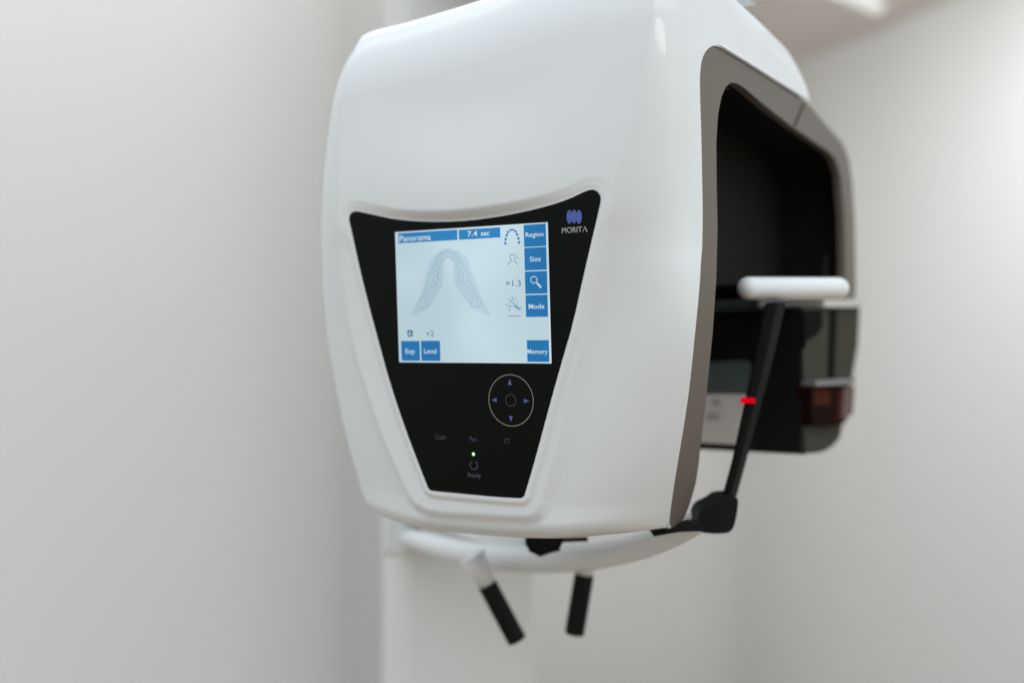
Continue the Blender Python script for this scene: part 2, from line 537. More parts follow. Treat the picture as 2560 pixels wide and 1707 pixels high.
for k in range(1, nB + 1):
    t = k / nB
    ws = W_C + (w_end - W_C) * t
    lo = float(fOut(ws)); hi = max(float(fArm(ws)), lo + 0.002)
    vv = lo + (hi - lo) * frac
    dT_ = vv[-1] - vv
    uu = US(vv) - roll(dT_, 0.02, 0.005) * min(1, t * 1.5)
    uu = ub_edge * (1 - min(1, t * 12)) + uu * min(1, t * 12)
    ww = ws + (wb_edge - W_C) * (1 - min(1, t * 10))
    ids = []
    for a, b, c in zip(uu, vv, ww):
        ids.append(len(verts)); verts.append(head(a, b, c))
    bcols.append(ids)
for k in range(nB):
    A, B = bcols[k], bcols[k + 1]
    for i in range(len(A) - 1):
        faces.append((A[i], B[i], B[i + 1], A[i + 1]))
# top of the arm: closes towards the far side
prev = None
for k in range(nB + 1):
    p = np.array(verts[bcols[k][-1]])
    q = p - U * 0.14 + V * 0.004
    verts.append(q); me_ = len(verts) - 1
    if prev is not None:
        faces.append((bcols[k - 1][-1], bcols[k][-1], me_, prev))
    prev = me_
shell = link('housing_shell', verts, faces, M['white'], root, True)

# ------------------------------------------------------------------ warm grey side frame
def sd(p, inset=0.0):
    return head(float(US(p[1])) - inset, p[1], p[0])
inner_px = [(1966, 692), (1942, 692), (1943, 600), (1941, 500), (1933, 404), (1921, 366), (1905, 348), (1820, 290), (1760, 243), (1712, 202), (1696, 192), (1682, 190), (1670, 199), (1660, 222), (1652, 262), (1648, 330), (1649, 430), (1651, 520), (1648, 640), (1640, 760), (1626, 900), (1612, 1020), (1606, 1075), (1600, 1112), (1586, 1160), (1574, 1190), (1560, 1203), (1545, 1213)]
right_px = [(1858, 238), (1900, 288), (1935, 326), (1944, 342), (1953, 372), (1960, 424), (1965, 506), (1968, 660)]
out2 = [on_side(*S(*p), US) for p in outer_px[1:-2]] + [on_side(*S(*p), US) for p in right_px]
inn2 = [on_side(*S(*p), US) for p in inner_px]
left2 = [(w_ - 0.0012, v_) for (w_, v_) in edge_wv]
ringP = left2 + out2 + inn2
mb = MB()
prism(mb, ringP, lambda p: sd(p, 0.0008), lambda p: sd(p, 0.007))
frame = bevel(mb.build('side_frame', M['bronze'], root, autos=25), 0.0012, 2, 40)
# dark seam line under the shell edge
mb = MB()
seam = [(w_ + 0.0006, v_) for (w_, v_) in edge_wv] + [(w_ - 0.004, v_) for (w_, v_) in reversed(edge_wv)]
prism(mb, seam, lambda p: sd(p, 0.0022), lambda p: sd(p, 0.012))
mb.build('seam_gasket', M['gap'], root)
# thin white lip along the top of the opening
mb = MB()
lipP = [head(float(US(v_)) + 0.0003, v_ + 0.0012, w_) for (w_, v_) in outer_wv[2:-1]]
tube(mb, lipP, [0.0001, 0.0005] + [0.0009] * (len(lipP) - 2), 10)
mb.build('opening_lip', M['white'], root, True)
# joint line in the top of the frame
a = on_side(*S(1849, 238), US); b = on_side(*S(1826, 290), US)
mb = MB()
jl = [(a[0] - 0.001, a[1]), (a[0] + 0.001, a[1]), (b[0] + 0.001, b[1]), (b[0] - 0.001, b[1])]
prism(mb, jl, lambda p: sd(p, -0.0001), lambda p: sd(p, 0.004))
mb.build('frame_joint', M['bronze_dark'], frame)

# body of the front lobe: fills the space between shell and frame
lobe = [(w_ - 0.006, v_) for (w_, v_) in edge_wv if v_ < V_OPEN - 0.004]
backl = [p for p in inn2 if p[0] > -0.13 and p[1] < 0.15]
backl = [(p[0] + 0.002, p[1]) for p in backl]
bp = lobe + backl
mb = MB()
prism(mb, bp, lambda p: sd(p, 0.010), lambda p: head(float(max(fSL(p[1]) + 0.012, -0.2)), p[1], p[0]))
mb.build('lobe_body', M['bronze'], root, autos=30)

# smoked recess behind the frame
rec = [on_side(*S(*p), US) for p in [(1672, 170), (1710, 180), (1830, 270), (1938, 345), (1953, 400), (1958, 690), (1953, 700), (1800, 706), (1760, 714), (1630, 714), (1636, 560), (1634, 230)]]
mb = MB()
n = len(rec)
DEP = 0.062
vv = [sd(p, 0.006) for p in rec] + [sd(p, DEP) for p in rec]
ff = [tuple(i + n for i in x) for x in tri(rec)] + [(i, (i + 1) % n, (i + 1) % n + n, i + n) for i in range(n)]
mb.add(vv, ff)
mb.add([sd(p, DEP + 0.06) for p in rec], [tuple(x) for x in tri(rec)])
mb.build('smoked_recess', M['recess'], root, autos=30)
# vertical glint in the recess, modelled as a paler strip
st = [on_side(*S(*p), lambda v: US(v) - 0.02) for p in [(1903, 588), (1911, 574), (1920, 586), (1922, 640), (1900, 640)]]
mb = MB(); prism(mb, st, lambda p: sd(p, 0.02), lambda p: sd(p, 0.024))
mb.build('recess_glint', M['bronze_dark'], root)

# ------------------------------------------------------------------ far lobe (image detector)
def box_pts(P, w0, w1):
    pass
ZC = -0.170
UF = US0 - 0.003
fl_side = [on_side(*S(*p), lambda v: UF) for p in [(1845, 704), (1974, 706), (1970, 790), (1955, 880), (1940, 950), (1926, 1005), (1912, 1022), (1890, 1034), (1868, 1040), (1845, 1042)]]
w_front = 0.5 * (fl_side[0][0] + fl_side[-1][0])
fl_side[0] = (w_front, fl_side[0][1]); fl_side[-1] = (w_front, fl_side[-1][1])
print('far lobe', fl_side)
mb = MB()
prism(mb, fl_side, lambda p: head(UF, p[1], p[0]), lambda p: head(UF - 0.20, p[1], p[0]))
det = bevel(mb.build('detector_housing', M['bronze_dark'], root, autos=30), 0.004, 3, 40)
vt_, vb_ = fl_side[0][1], fl_side[-1][1]
# dark face towards the patient
def on_plane_w(px, py, w_):
    return on_face(*S(px, py), w_)
wf = w_front + 0.0035
q0 = on_plane_w(1838, 704, wf); q1 = on_plane_w(1838, 1041, wf)
mb = MB()
facep = [(q0[0], q0[1]), (q1[0], q1[1] + 0.001), (UF - 0.198, q1[1] + 0.001), (UF - 0.198, q0[1])]
prism(mb, facep, lambda p: head(p[0], p[1], wf), lambda p: head(p[0], p[1], w_front - 0.02))
mb.build('detector_face', M['dark'], root)
# upper corner piece (dark cover shape over the side)
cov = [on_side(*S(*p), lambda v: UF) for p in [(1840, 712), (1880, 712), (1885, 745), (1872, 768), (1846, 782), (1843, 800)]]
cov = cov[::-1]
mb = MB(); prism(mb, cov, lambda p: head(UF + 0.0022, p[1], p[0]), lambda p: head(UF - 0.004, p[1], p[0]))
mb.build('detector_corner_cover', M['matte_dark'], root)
# vertical groove on the side
gr = [on_side(*S(*p), lambda v: UF) for p in [(1905, 712), (1921, 712), (1914, 872), (1900, 872)]]
mb = MB(); prism(mb, gr, lambda p: head(UF + 0.0008, p[1], p[0]), lambda p: head(UF - 0.003, p[1], p[0]))
mb.build('side_groove', M['matte_dark'], det)
# pale trims on top
tr = [on_side(*S(*p), lambda v: UF) for p in [(1880, 690), (1972, 688), (1977, 704), (1882, 705)]]
mb = MB(); prism(mb, tr, lambda p: head(UF + 0.004, p[1], p[0]), lambda p: head(UF - 0.05, p[1], p[0]))
bevel(mb.build('top_trim', M['cream'], det), 0.0015, 2)
tr = [on_side(*S(*p), lambda v: UF) for p in [(1845, 874), (1938, 868), (1938, 881), (1845, 886)]]
mb = MB(); prism(mb, tr, lambda p: head(UF + 0.010, p[1], p[0]), lambda p: head(UF - 0.004, p[1], p[0]))
bevel(mb.build('lens_hood', mat('grey_hood', (0.16, 0.15, 0.14), 0.45), det), 0.0012, 2)
ln = [on_side(*S(*p), lambda v: UF) for p in [(1842, 888), (1938, 884), (1944, 900), (1938, 940), (1925, 966), (1890, 978), (1845, 972)]]
mb = MB(); prism(mb, ln, lambda p: head(UF + 0.006, p[1], p[0]), lambda p: head(UF - 0.004, p[1], p[0]))
lens = bevel(mb.build('lens_window', M['lens'], root), 0.002, 2)
ln = [on_side(*S(*p), lambda v: UF) for p in [(1850, 894), (1888, 892), (1888, 928), (1850, 930)]]
mb = MB(); prism(mb, ln, lambda p: head(UF + 0.0068, p[1], p[0]), lambda p: head(UF + 0.002, p[1], p[0]))
mb.build('amber_filter', M['amber'], lens)
ln = [on_side(*S(*p), lambda v: UF) for p in [(1906, 892), (1918, 892), (1914, 962), (1902, 964)]]
mb = MB(); prism(mb, ln, lambda p: head(UF + 0.0068, p[1], p[0]), lambda p: head(UF + 0.002, p[1], p[0]))
mb.build('red_filter_edge', mat('brown_red_strip', (0.05, 0.01, 0.008), 0.8, ior=1.08), lens)
ln = [on_side(*S(*p), lambda v: UF) for p in [(1919, 888), (1944, 888), (1939, 950), (1914, 962)]]
mb = MB(); prism(mb, ln, lambda p: head(UF + 0.0075, p[1], p[0]), lambda p: head(UF + 0.002, p[1], p[0]))
mb.build('lens_end_cap', mat('pink_grey_cap', (0.12, 0.075, 0.065), 0.5, ior=1.2), lens)
# reflections on the dark face, modelled as flat coloured patches with marks
def face_patch(name, px, m, lift=0.002, parent=root, ch=1):
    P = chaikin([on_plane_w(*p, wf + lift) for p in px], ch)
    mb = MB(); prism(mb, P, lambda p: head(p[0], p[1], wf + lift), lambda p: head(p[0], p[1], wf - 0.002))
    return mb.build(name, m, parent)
bgp = face_patch('blue_grey_reflection', [(1590, 835), (1590, 912), (1712, 912), (1722, 850), (1724, 836), (1716, 828), (1700, 827)], M['bluegrey'], 0.002, root, 1)
refl = face_patch('pale_reflection', [(1570, 905), (1570, 1014), (1700, 1021), (1722, 905)], M['reflection_pale'], 0.003, root, 0)
face_patch('reflection_mark', [(1636, 920), (1642, 914), (1652, 918), (1656, 925), (1648, 934), (1640, 932)], M['reflection_grey'], 0.0034, refl)
face_patch('reflection_mark', [(1620, 952), (1634, 944), (1652, 950), (1656, 962), (1640, 966), (1624, 964)], M['reflection_grey'], 0.0034, refl)

# ------------------------------------------------------------------ white pad handle
pL = at(1692 + 27, 662.5, 0.770); pR = at(1951 - 27, 662.5, 0.812)
rad = 26.0 * 1.0884 * 0.79 / FPX
mb = MB()
d = (pR - pL) / np.linalg.norm(pR - pL)
Pp, Rr = [], []
for i in range(9):
    a = math.pi / 2 * i / 8
    Pp.append(pL - d * rad * math.cos(a)); Rr.append(max(rad * math.sin(a), 1e-4))
for i in range(8, -1, -1):
    a = math.pi / 2 * i / 8
    Pp.append(pR + d * rad * math.cos(a)); Rr.append(max(rad * math.sin(a), 1e-4))
tube(mb, Pp, Rr, 32)
mb.build('support_pad', M['whitepad'], root, True)
mb = MB()
mid = (pL + pR) / 2
tube(mb, [mid + np.array([-0.01, 0.002, 0]), mid + np.array([-0.045, 0.07, 0.0])], 0.006, 16)
mb.build('pad_bracket', M['black'], root, True)

# ------------------------------------------------------------------ black stabiliser bar and elbow
barz = 0.76
L_ = [(1758, 694), (1752, 720), (1738, 790), (1724, 860), (1704, 950), (1680, 1060), (1655, 1150)]
R_ = [(1808, 694), (1806, 700), (1790, 770), (1768, 860), (1744, 950), (1712, 1070), (1690, 1150)]
rows_ = []
for (lx, ly), (rx_, ry) in zip(L_, R_):
    mx_, my_ = lx + (rx_ - lx) * 0.56, ly + (ry - ly) * 0.56
    rows_.append([at(lx, ly, barz), at(mx_, my_, barz), at(rx_, ry, barz + 0.022), at(lx, ly, barz) + np.array([0.006, 0.022, 0])])
mb = MB()
vs = [p for r_ in rows_ for p in r_]; fs = []
for i in range(len(rows_) - 1):
    for k in range(4):
        fs.append((i * 4 + k, i * 4 + (k + 1) % 4, (i + 1) * 4 + (k + 1) % 4, (i + 1) * 4 + k))
fs += [(3, 2, 1, 0), tuple(4 * (len(rows_) - 1) + k for k in range(4))]
mb.add(vs, fs)
bar = bevel(mb.build('stabiliser_bar', M['bar'], root, autos=25), 0.002, 3)
mb = MB()
P2 = [at(x, y, barz - 0.004) for x, y in [(1707, 914), (1734, 914), (1737, 920), (1733, 926), (1705, 926)]]
P2 = [(p[0], p[2]) for p in P2]
prism(mb, P2, lambda p: np.array([p[0], barz - 0.0025, p[1]]), lambda p: np.array([p[0], barz + 0.004, p[1]]))
mb.build('red_height_mark', M['red'], bar)
mb = MB()
elb = chaikin([(1604, 1168), (1640, 1152), (1652, 1140), (1692, 1138), (1693, 1155), (1686, 1200), (1676, 1219), (1655, 1223), (1610, 1221), (1597, 1212)], 2)
P2 = [at(x, y, barz - 0.006) for x, y in elb]; P2 = [(p[0], p[2]) for p in P2]
prism(mb, P2, lambda p: np.array([p[0], barz - 0.010, p[1]]), lambda p: np.array([p[0], barz + 0.022, p[1]]))
bevel(mb.build('bar_elbow', M['black'], root, autos=40), 0.004, 3, 40)
mb = MB()
tn = [(1500, 1226), (1560, 1209), (1592, 1203), (1615, 1205), (1615, 1216), (1560, 1218), (1500, 1228)]
P2 = [at(x, y, 0.73) for x, y in tn]; P2 = [(p[0], p[2]) for p in P2]
prism(mb, P2, lambda p: np.array([p[0], 0.725, p[1]]), lambda p: np.array([p[0], 0.75, p[1]]))
mb.build('elbow_plate', M['black'], root)

# ------------------------------------------------------------------ patient support under the head
mb = MB()
ctr = [(925, 1232, 1.10), (960, 1238, 1.02), (1040, 1262, 0.95), (1130, 1278, 0.90), (1240, 1286, 0.86), (1350, 1280, 0.83), (1450, 1262, 0.81), (1540, 1232, 0.79), (1600, 1200, 0.78), (1630, 1165, 0.775)]
ctr = [at(x, y, z) for x, y, z in ctr]
cc = chaikin(ctr, 2, closed=False)
rr = [0.0108 - 0.003 * abs(2 * i / (len(cc) - 1) - 0.8) for i in range(len(cc))]
tube(mb, cc, rr, 24)
mb.build('support_arm', M['white'], root, True)
mb = MB()    # tray between the column and the arm
tray = [(945, 1205, 1.06), (1010, 1250, 0.98), (1120, 1290, 0.90), (1290, 1290, 0.86), (1300, 1180, 0.98), (1100, 1150, 1.08)]
tp3 = [at(x, y, z) for x, y, z in tray]
tp2 = [(p[0], p[1]) for p in tp3]
zt = CAM_H - 0.152
prism(mb, chaikin(tp2, 2), lambda p: np.array([p[0], p[1], zt + 0.003]), lambda p: np.array([p[0], p[1], zt - 0.012]))
bevel(mb.build('support_tray', M['white'], root, autos=40), 0.004, 3)
mb = MB()   # bracket block at the column
b0 = at(888, 1170, 1.10); b1 = at(944, 1262, 1.10)
for (x0, x1, y0, y1, z0, z1) in [(b0[0], b1[0], 1.06, 1.15, b1[2], b0[2] + 0.03)]:
    vs = [(x, y, z) for z in (z0, z1) for y in (y0, y1) for x in (x0, x1)]
    mb.add(vs, [(0, 1, 5, 4), (1, 3, 7, 5), (3, 2, 6, 7), (2, 0, 4, 6), (4, 5, 7, 6), (0, 2, 3, 1)])
bevel(mb.build('support_bracket', M['white'], root, autos=40), 0.006, 4)
mb = MB()
tube(mb, [at(956, 1222, 1.05), at(958, 1223, 1.08)], 0.006, 20)
mb.build('bracket_screw', M['bronze_dark'], root, True)
# knob under the head with a rod
mb = MB()
kn = [(1210, 1200), (1209, 1246), (1218, 1259), (1240, 1267), (1262, 1263), (1281, 1257), (1290, 1240), (1292, 1200)]
P2 = [at(x, y, 0.80) for x, y in kn]; P2 = [(p[0], p[2]) for p in P2]
prism(mb, P2, lambda p: np.array([p[0], 0.79, p[1]]), lambda p: np.array([p[0], 0.82, p[1]]))
bevel(mb.build('chin_rest_knob', M['black'], root, autos=40), 0.004, 3, 30)
mb = MB()
tube(mb, *rounded_ends(at(1280, 1240, 0.80), at(1350, 1237, 0.80), 0.0018), seg=16)
mb.build('knob_rod', M['black'], root, True)
# arm stubs and hand grips
for (x0, y0, x1, y1, sx0, sy0, z) in [(1119, 1341, 1188, 1470, 1085, 1276, 0.86), (1342, 1318, 1319, 1455, 1352, 1258, 0.86)]:
    mb = MB()
    p0 = at(x0, y0, z); p1 = at(x1, y1, z)
    tube(mb, *rounded_ends(p0, p1, 22.3 * 1.0884 * z / FPX, e=0.12), seg=32)
    g = mb.build('hand_grip', M['black'], root, True)
    g.data.set_sharp_from_angle(angle=math.radians(50))
    mb = MB()
    ps = at(sx0, sy0, z)
    pe = p0 + (p1 - p0) * 0.06
    tube(mb, [ps, ps * 0.5 + pe * 0.5, pe], [0.0105, 0.0085, 0.0062], 24)
    mb.build('grip_stem', M['column'], g, True)

# ------------------------------------------------------------------ column
xl = at(880, 784, 1.16)[0]; xm = at(938, 784, 1.12)[0]; xr_ = at(1226, 784, 1.12)[0]
plan = [(xl, 1.16), (xm - 0.004, 1.125), (xm + 0.006, 1.12), (xr_ - 0.006, 1.12), (xr_, 1.126), (xr_ + 0.004, 1.30), (xl, 1.30)]
mb = MB()
prism(mb, plan, lambda p: np.array([p[0], p[1], 0.05]), lambda p: np.array([p[0], p[1], 2.35]))
bevel(mb.build('column', M['column'], root, autos=40), 0.004, 3, 30)
mb = MB()
base_plan = [(xl - 0.1, 1.0), (xr_ + 0.1, 1.0), (xr_ + 0.1, 1.42), (xl - 0.1, 1.42)]
prism(mb, base_plan, lambda p: np.array([p[0], p[1], 0.0]), lambda p: np.array([p[0], p[1], 0.05]))
bevel(mb.build('base_plate', M['white'], root), 0.01, 3)
# overhead arm carrying the head
mb = MB()
oa = [at(900, -190, 1.16), at(1000, -190, 1.13), at(1150, -190, 1.02), at(1350, -190, 0.92)]
tube(mb, oa, [0.035, 0.05, 0.055, 0.055], 40)
mb.build('overhead_arm', M['white'], root, True)

# ------------------------------------------------------------------ control panel
def fp(u, v, w_=0.0): return head(u, v, w_)
mb = MB()
prism(mb, panel, lambda p: fp(p[0], p[1], 0.0), lambda p: fp(p[0], p[1], -0.0016))
cpan = mb.build('control_panel', M['panel'], root)

def rect(u0_, v0__, u1, v1, w_, th=0.00015):
    mb = MB()
    prism(mb, [(u0_, v0__), (u1, v0__), (u1, v1), (u0_, v1)], lambda p: fp(p[0], p[1], w_), lambda p: fp(p[0], p[1], w_ - th))
    return mb
def ribbon(mb, P, width, w_, closed=False, mi=0):
    P = [np.array(p, float) for p in P]; n = len(P); vs = []
    for i in range(n):
        a = P[(i - 1) % n] if (closed or i) else P[0]
        b = P[(i + 1) % n] if (closed or i < n - 1) else P[-1]
        d = b - a; d /= max(np.linalg.norm(d), 1e-9)
        nn = np.array([-d[1], d[0]]) * width / 2
        vs += [fp(*(P[i] + nn), w_), fp(*(P[i] - nn), w_)]
    fs = [(2 * i, 2 * i + 1, 2 * ((i + 1) % n) + 1, 2 * ((i + 1) % n)) for i in range(n if closed else n - 1)]
    mb.add(vs, fs, mi)
def flat(mb, P, w_, mi=0):
    mb.add([fp(p[0], p[1], w_) for p in P], [tuple(x) for x in tri(P)], mi)

# screen
SW, SH = 0.05733, 0.0430
mb = MB(); prism(mb, [(-SW - .0012, -SH - .0009), (SW + .0002, -SH - .0009), (SW + .0002, SH + .0012), (-SW - .0012, SH + .0012)],
                 lambda p: fp(p[0], p[1], 0.0004), lambda p: fp(p[0], p[1], -0.001))
mb.build('screen_bezel', M['bezel'], root)
screen = rect(-SW, -SH, SW, SH, 0.0009, 0.0004).build('touchscreen', M['lcd_edge'], root)
rect(-SW + .0007, -SH + .0007, SW - .0009, SH - .0007, 0.00105, 0.0001).build('display_image', M['lcd_bg'], screen)

c8 = lambda p: on_face(980 + p[0] / 4.3548, 560 + p[1] / 4.3548)
W1, W2, W3 = 0.0012, 0.00135, 0.0015

FONT = {}
def glyphs(s, bold=0.0, space=1.0):
    key = (s, bold, space)
    if key not in FONT:
        c = bpy.data.curves.new('t', 'FONT'); c.body = s; c.size = 1; c.offset = bold; c.space_character = space; c.resolution_u = 6
        o = bpy.data.objects.new('t', c); COL.objects.link(o)
        dg = bpy.context.evaluated_depsgraph_get()
        me = bpy.data.meshes.new_from_object(o.evaluated_get(dg))
        vs = np.array([v.co[:] for v in me.vertices]); fs = [tuple(p.vertices) for p in me.polygons]
        bpy.data.objects.remove(o); bpy.data.curves.remove(c); bpy.data.meshes.remove(me)
        FONT[key] = (vs, fs)
    return FONT[key]
CAPS = {}
def cap(bold):
    if bold not in CAPS: CAPS[bold] = glyphs('H', bold)[0][:, 1].max()
    return CAPS[bold]
def text(name, s, a, b, caph, m, w_, parent, bold=0.0, conv=c8, space=1.0):
    """text from left-bottom a to right-bottom b (pixels), capital height caph (pixels)"""
    ua, va = conv(a); ub, vb = conv(b); _, vc = conv((a[0], a[1] - caph))
    vs, fs = glyphs(s, bold, space)
    x0, x1 = vs[:, 0].min(), vs[:, 0].max()
    sx = (ub - ua) / (x1 - x0); sy = (vc - va) / cap(bold)
    vm = (va + vb) / 2
    P = [fp(ua + (v[0] - x0) * sx, vm + v[1] * sy, w_) for v in vs]
    return link(name, P, fs, m, parent, False)

def crect(name, tl, br, m, w_, parent):
    u0_, v1 = c8(tl); u1, v0__ = c8(br)
    return rect(u0_, v0__, u1, v1, w_).build(name, m, parent)

crect('title_bar', (80, 103), (723, 174), M['lcd_title'], W1, screen)
crect('time_bar', (738, 66), (1190, 147), M['lcd_title'], W1, screen)
for tl, br in [((1443, 12), (1688, 240)), ((1450, 262), (1694, 497)), ((1456, 520), (1702, 755)), ((1464, 775), (1708, 1008)), ((1478, 1263), (1722, 1500)), ((110, 1272), (316, 1488)), ((326, 1270), (538, 1490))]:
    crect('screen_button', tl, br, M['lcd_blue'], W1, screen)
crect('letter_box', (178, 1155), (236, 1224), M['lcd_dark'], W1, screen)
B_ = 0.012
for s, a, b, ch, m, bo in [
    ('Panorama', (95, 190), (435, 173), 62, 'lcd_white', B_), ('7.4', (835, 137), (942, 132), 56, 'lcd_white', B_), ('sec', (980, 130), (1073, 125), 56, 'lcd_white', B_),
    ('Region', (1467, 142), (1662, 134), 48, 'lcd_white', B_), ('Size', (1512, 408), (1632, 405), 52, 'lcd_white', B_), ('Mode', (1500, 922), (1670, 919), 52, 'lcd_white', B_),
    ('Memory', (1487, 1410), (1706, 1410), 50, 'lcd_white', B_), ('Exp', (161, 1408), (262, 1408), 52, 'lcd_white', B_), ('Level', (362, 1408), (497, 1408), 52, 'lcd_white', B_),
    ('A', (188, 1215), (227, 1215), 50, 'lcd_white', 0.01), ('+2', (385, 1222), (468, 1222), 60, 'lcd_dark', 0), ('×1.3', (1253, 677), (1415, 677), 64, 'lcd_dark', 0),
    ('Standard', (1275, 1008), (1406, 1006), 22, 'lcd_dark', 0)]:
    text('screen_text', s, a, b, ch, M[m], W2, screen, bo)

# region icon: arch of squares
mb = MB()
for (x, y, ang, sz) in [(1244, 211, 88, 26), (1248, 168, 82, 27), (1259, 124, 70, 26), (1275, 89, 55, 25), (1302, 67, 12, 23), (1330, 65, -5, 23), (1356, 84, -42, 25), (1373, 117, -62, 26), (1387, 160, -78, 27), (1394, 203, -86, 26)]:
    ca, sa = math.cos(math.radians(ang)), math.sin(math.radians(ang))
    h1, h2 = sz * 0.55, sz * 0.42
    q = [(-h1, -h2), (h1, -h2), (h1, h2), (-h1, h2)]
    flat(mb, [c8((x + a * ca + b * sa, y - a * sa + b * ca)) for a, b in q], W1)
mb.build('arch_icon', M['lcd_blue'], screen)
# person icon
mb = MB(); pxu = 1 / 4.3548 / 3915.0
pts = [(1273, 453), (1280, 425), (1292, 414), (1308, 409), (1312, 398), (1300, 380), (1296, 360), (1303, 340), (1324, 330), (1345, 340), (1353, 360), (1348, 380), (1338, 398), (1342, 409), (1358, 414), (1368, 428), (1380, 450)]
ribbon(mb, [c8(p) for p in chaikin(pts, 2, False)], 6 * pxu, W1)
ribbon(mb, [c8(p) for p in [(1373, 330), (1374, 373), (1397, 372)]], 4 * pxu, W1)
mb.build('person_icon', M['lcd_dark'], screen)
# magnifier
mb = MB()
ribbon(mb, [c8((1556 + 36 * math.cos(t), 607 + 36 * math.sin(t))) for t in np.linspace(0, 2 * math.pi, 33)[:-1]], 9 * pxu, W2, True)
ribbon(mb, [c8((1582, 633)), c8((1600, 652))], 9 * pxu, W2)
ribbon(mb, [c8((1592, 644)), c8((1636, 692))], 22 * pxu, W2 + .0001)
mb.build('magnifier_icon', M['lcd_white'], screen)
# mode icon
mb = MB()
for (x, y) in [(1337, 800), (1320, 812), (1353, 808), (1308, 835), (1364, 828), (1301, 865), (1372, 850), (1297, 895), (1378, 875)]:
    flat(mb, [c8((x + a, y + b)) for a, b in [(-6, -5), (6, -5), (6, 5), (-6, 5)]], W1)
ribbon(mb, [c8(p) for p in [(1296, 900), (1288, 935)]], 8 * pxu, W1)
ribbon(mb, [c8(p) for p in [(1276, 940), (1300, 940)]], 8 * pxu, W1)
ribbon(mb, [c8(p) for p in [(1385, 895), (1396, 935)]], 8 * pxu, W1 + .00004)
mb.build('small_jaw_icon', M['lcd_line'], screen)
mb = MB()
for a, b in [((1252, 880), (1428, 918)), ((1272, 812), (1423, 943)), ((1314, 785), (1374, 948)), ((1350, 880), (1398, 935))]:
    ribbon(mb, [c8(a), c8(b)], 4.5 * pxu, W2)
mb.build('cross_lines', M['lcd_dark'], screen)
# jaw diagram
wash = [(200, 1025), (290, 850), (365, 650), (395, 500), (430, 405), (480, 335), (560, 285), (640, 272), (740, 290), (815, 350), (850, 430), (880, 530), (940, 690), (1010, 850), (1098, 1018), (985, 950), (880, 905), (790, 800), (710, 700), (688, 640), (683, 540), (683, 450), (660, 385), (620, 365), (590, 385), (572, 440), (568, 560), (565, 640), (540, 710), (430, 890), (375, 935)]
mb = MB(); flat(mb, [c8(p) for p in chaikin(wash, 1)], W1)
mb.build('jaw_wash', M['lcd_wash'], screen)
mb = MB()
outL = [(485, 648), (500, 650), (515, 620), (520, 540), (535, 450), (560, 390), (590, 362), (622, 354), (660, 365), (695, 410), (722, 480), (735, 560), (742, 620), (765, 638), (800, 650), (850, 690), (885, 750), (895, 810), (890, 840), (868, 868), (860, 890), (875, 910), (930, 908), (975, 890), (992, 865), (985, 850), (940, 815), (915, 770), (895, 700), (860, 600), (820, 500), (780, 430), (735, 355), (690, 305), (650, 282), (620, 278), (585, 283), (545, 312), (500, 370), (462, 450), (430, 530), (395, 640), (370, 740), (340, 810), (300, 855), (288, 880), (300, 900), (350, 915), (392, 920), (412, 895), (398, 870), (375, 848), (372, 815), (380, 770), (405, 720), (445, 680), (485, 660)]
ribbon(mb, [c8(p) for p in chaikin(outL, 2)], 4.0 * pxu, W2, True)
for (x, y, a, b, an) in [(487, 608, 25, 38, 0), (488, 538, 27, 34, 5), (495, 472, 26, 30, 15), (512, 416, 22, 24, 30), (530, 376, 19, 22, 35), (551, 342, 17, 21, 40), (574, 316, 14, 20, 25), (600, 303, 12, 22, 8), (626, 301, 12, 22, -4), (651, 304, 13, 21, -18), (690, 334, 16, 20, -35), (712, 367, 18, 22, -35), (735, 406, 19, 22, -30), (755, 460, 24, 29, -15), (765, 532, 25, 34, -5), (768, 600, 24, 36, 3)]:
    ca, sa = math.cos(math.radians(an)), math.sin(math.radians(an))
    pp = []
    for t in np.linspace(0, 2 * math.pi, 21)[:-1]:
        cx, cy = a * np.sign(math.cos(t)) * abs(math.cos(t)) ** .75, b * np.sign(math.sin(t)) * abs(math.sin(t)) ** .75
        pp.append(c8((x + cx * ca - cy * sa, y + cx * sa + cy * ca)))
    ribbon(mb, pp, 3.4 * pxu, W2 + 0.00003, True)
mb.build('jaw_outline', M['lcd_line'], screen)

# printed marks on the glass
WG = 0.0003
cf1 = lambda p: on_face(*c1(p)); cf2 = lambda p: on_face(*c2(p))
mb = MB()
for k, cx in enumerate((1942, 1978, 2015)):
    flat(mb, [cf1((cx + 21 * math.cos(t), 309 + (-2 if k == 1 else 0) + 52 * math.sin(t))) for t in np.linspace(0, 2 * math.pi, 33)[:-1]], WG + k * 0.00004)
mb.build('logo_emblem', M['ink_blue'], cpan)
text('logo_lettering', 'MORIT', (1886, 430), (2037, 425), 41, M['ink_white'], WG, cpan, 0.0, cf1)
mb = MB()
ribbon(mb, [cf1(p) for p in [(2043, 425), (2058, 384)]], 3.0 / 3.0154 / 3915, WG)
ribbon(mb, [cf1(p) for p in [(2056, 383), (2077, 421)]], 6.5 / 3.0154 / 3915, WG + .00004)
mb.build('logo_letter', M['ink_white'], cpan)
p2 = 1 / 3.136 / 3915
def ell(cx, cy, rx, ry, t0=0, t1=2 * math.pi, n=65):
    return [(cx + rx * math.cos(t), cy + ry * math.sin(t)) for t in np.linspace(t0, t1, n)]
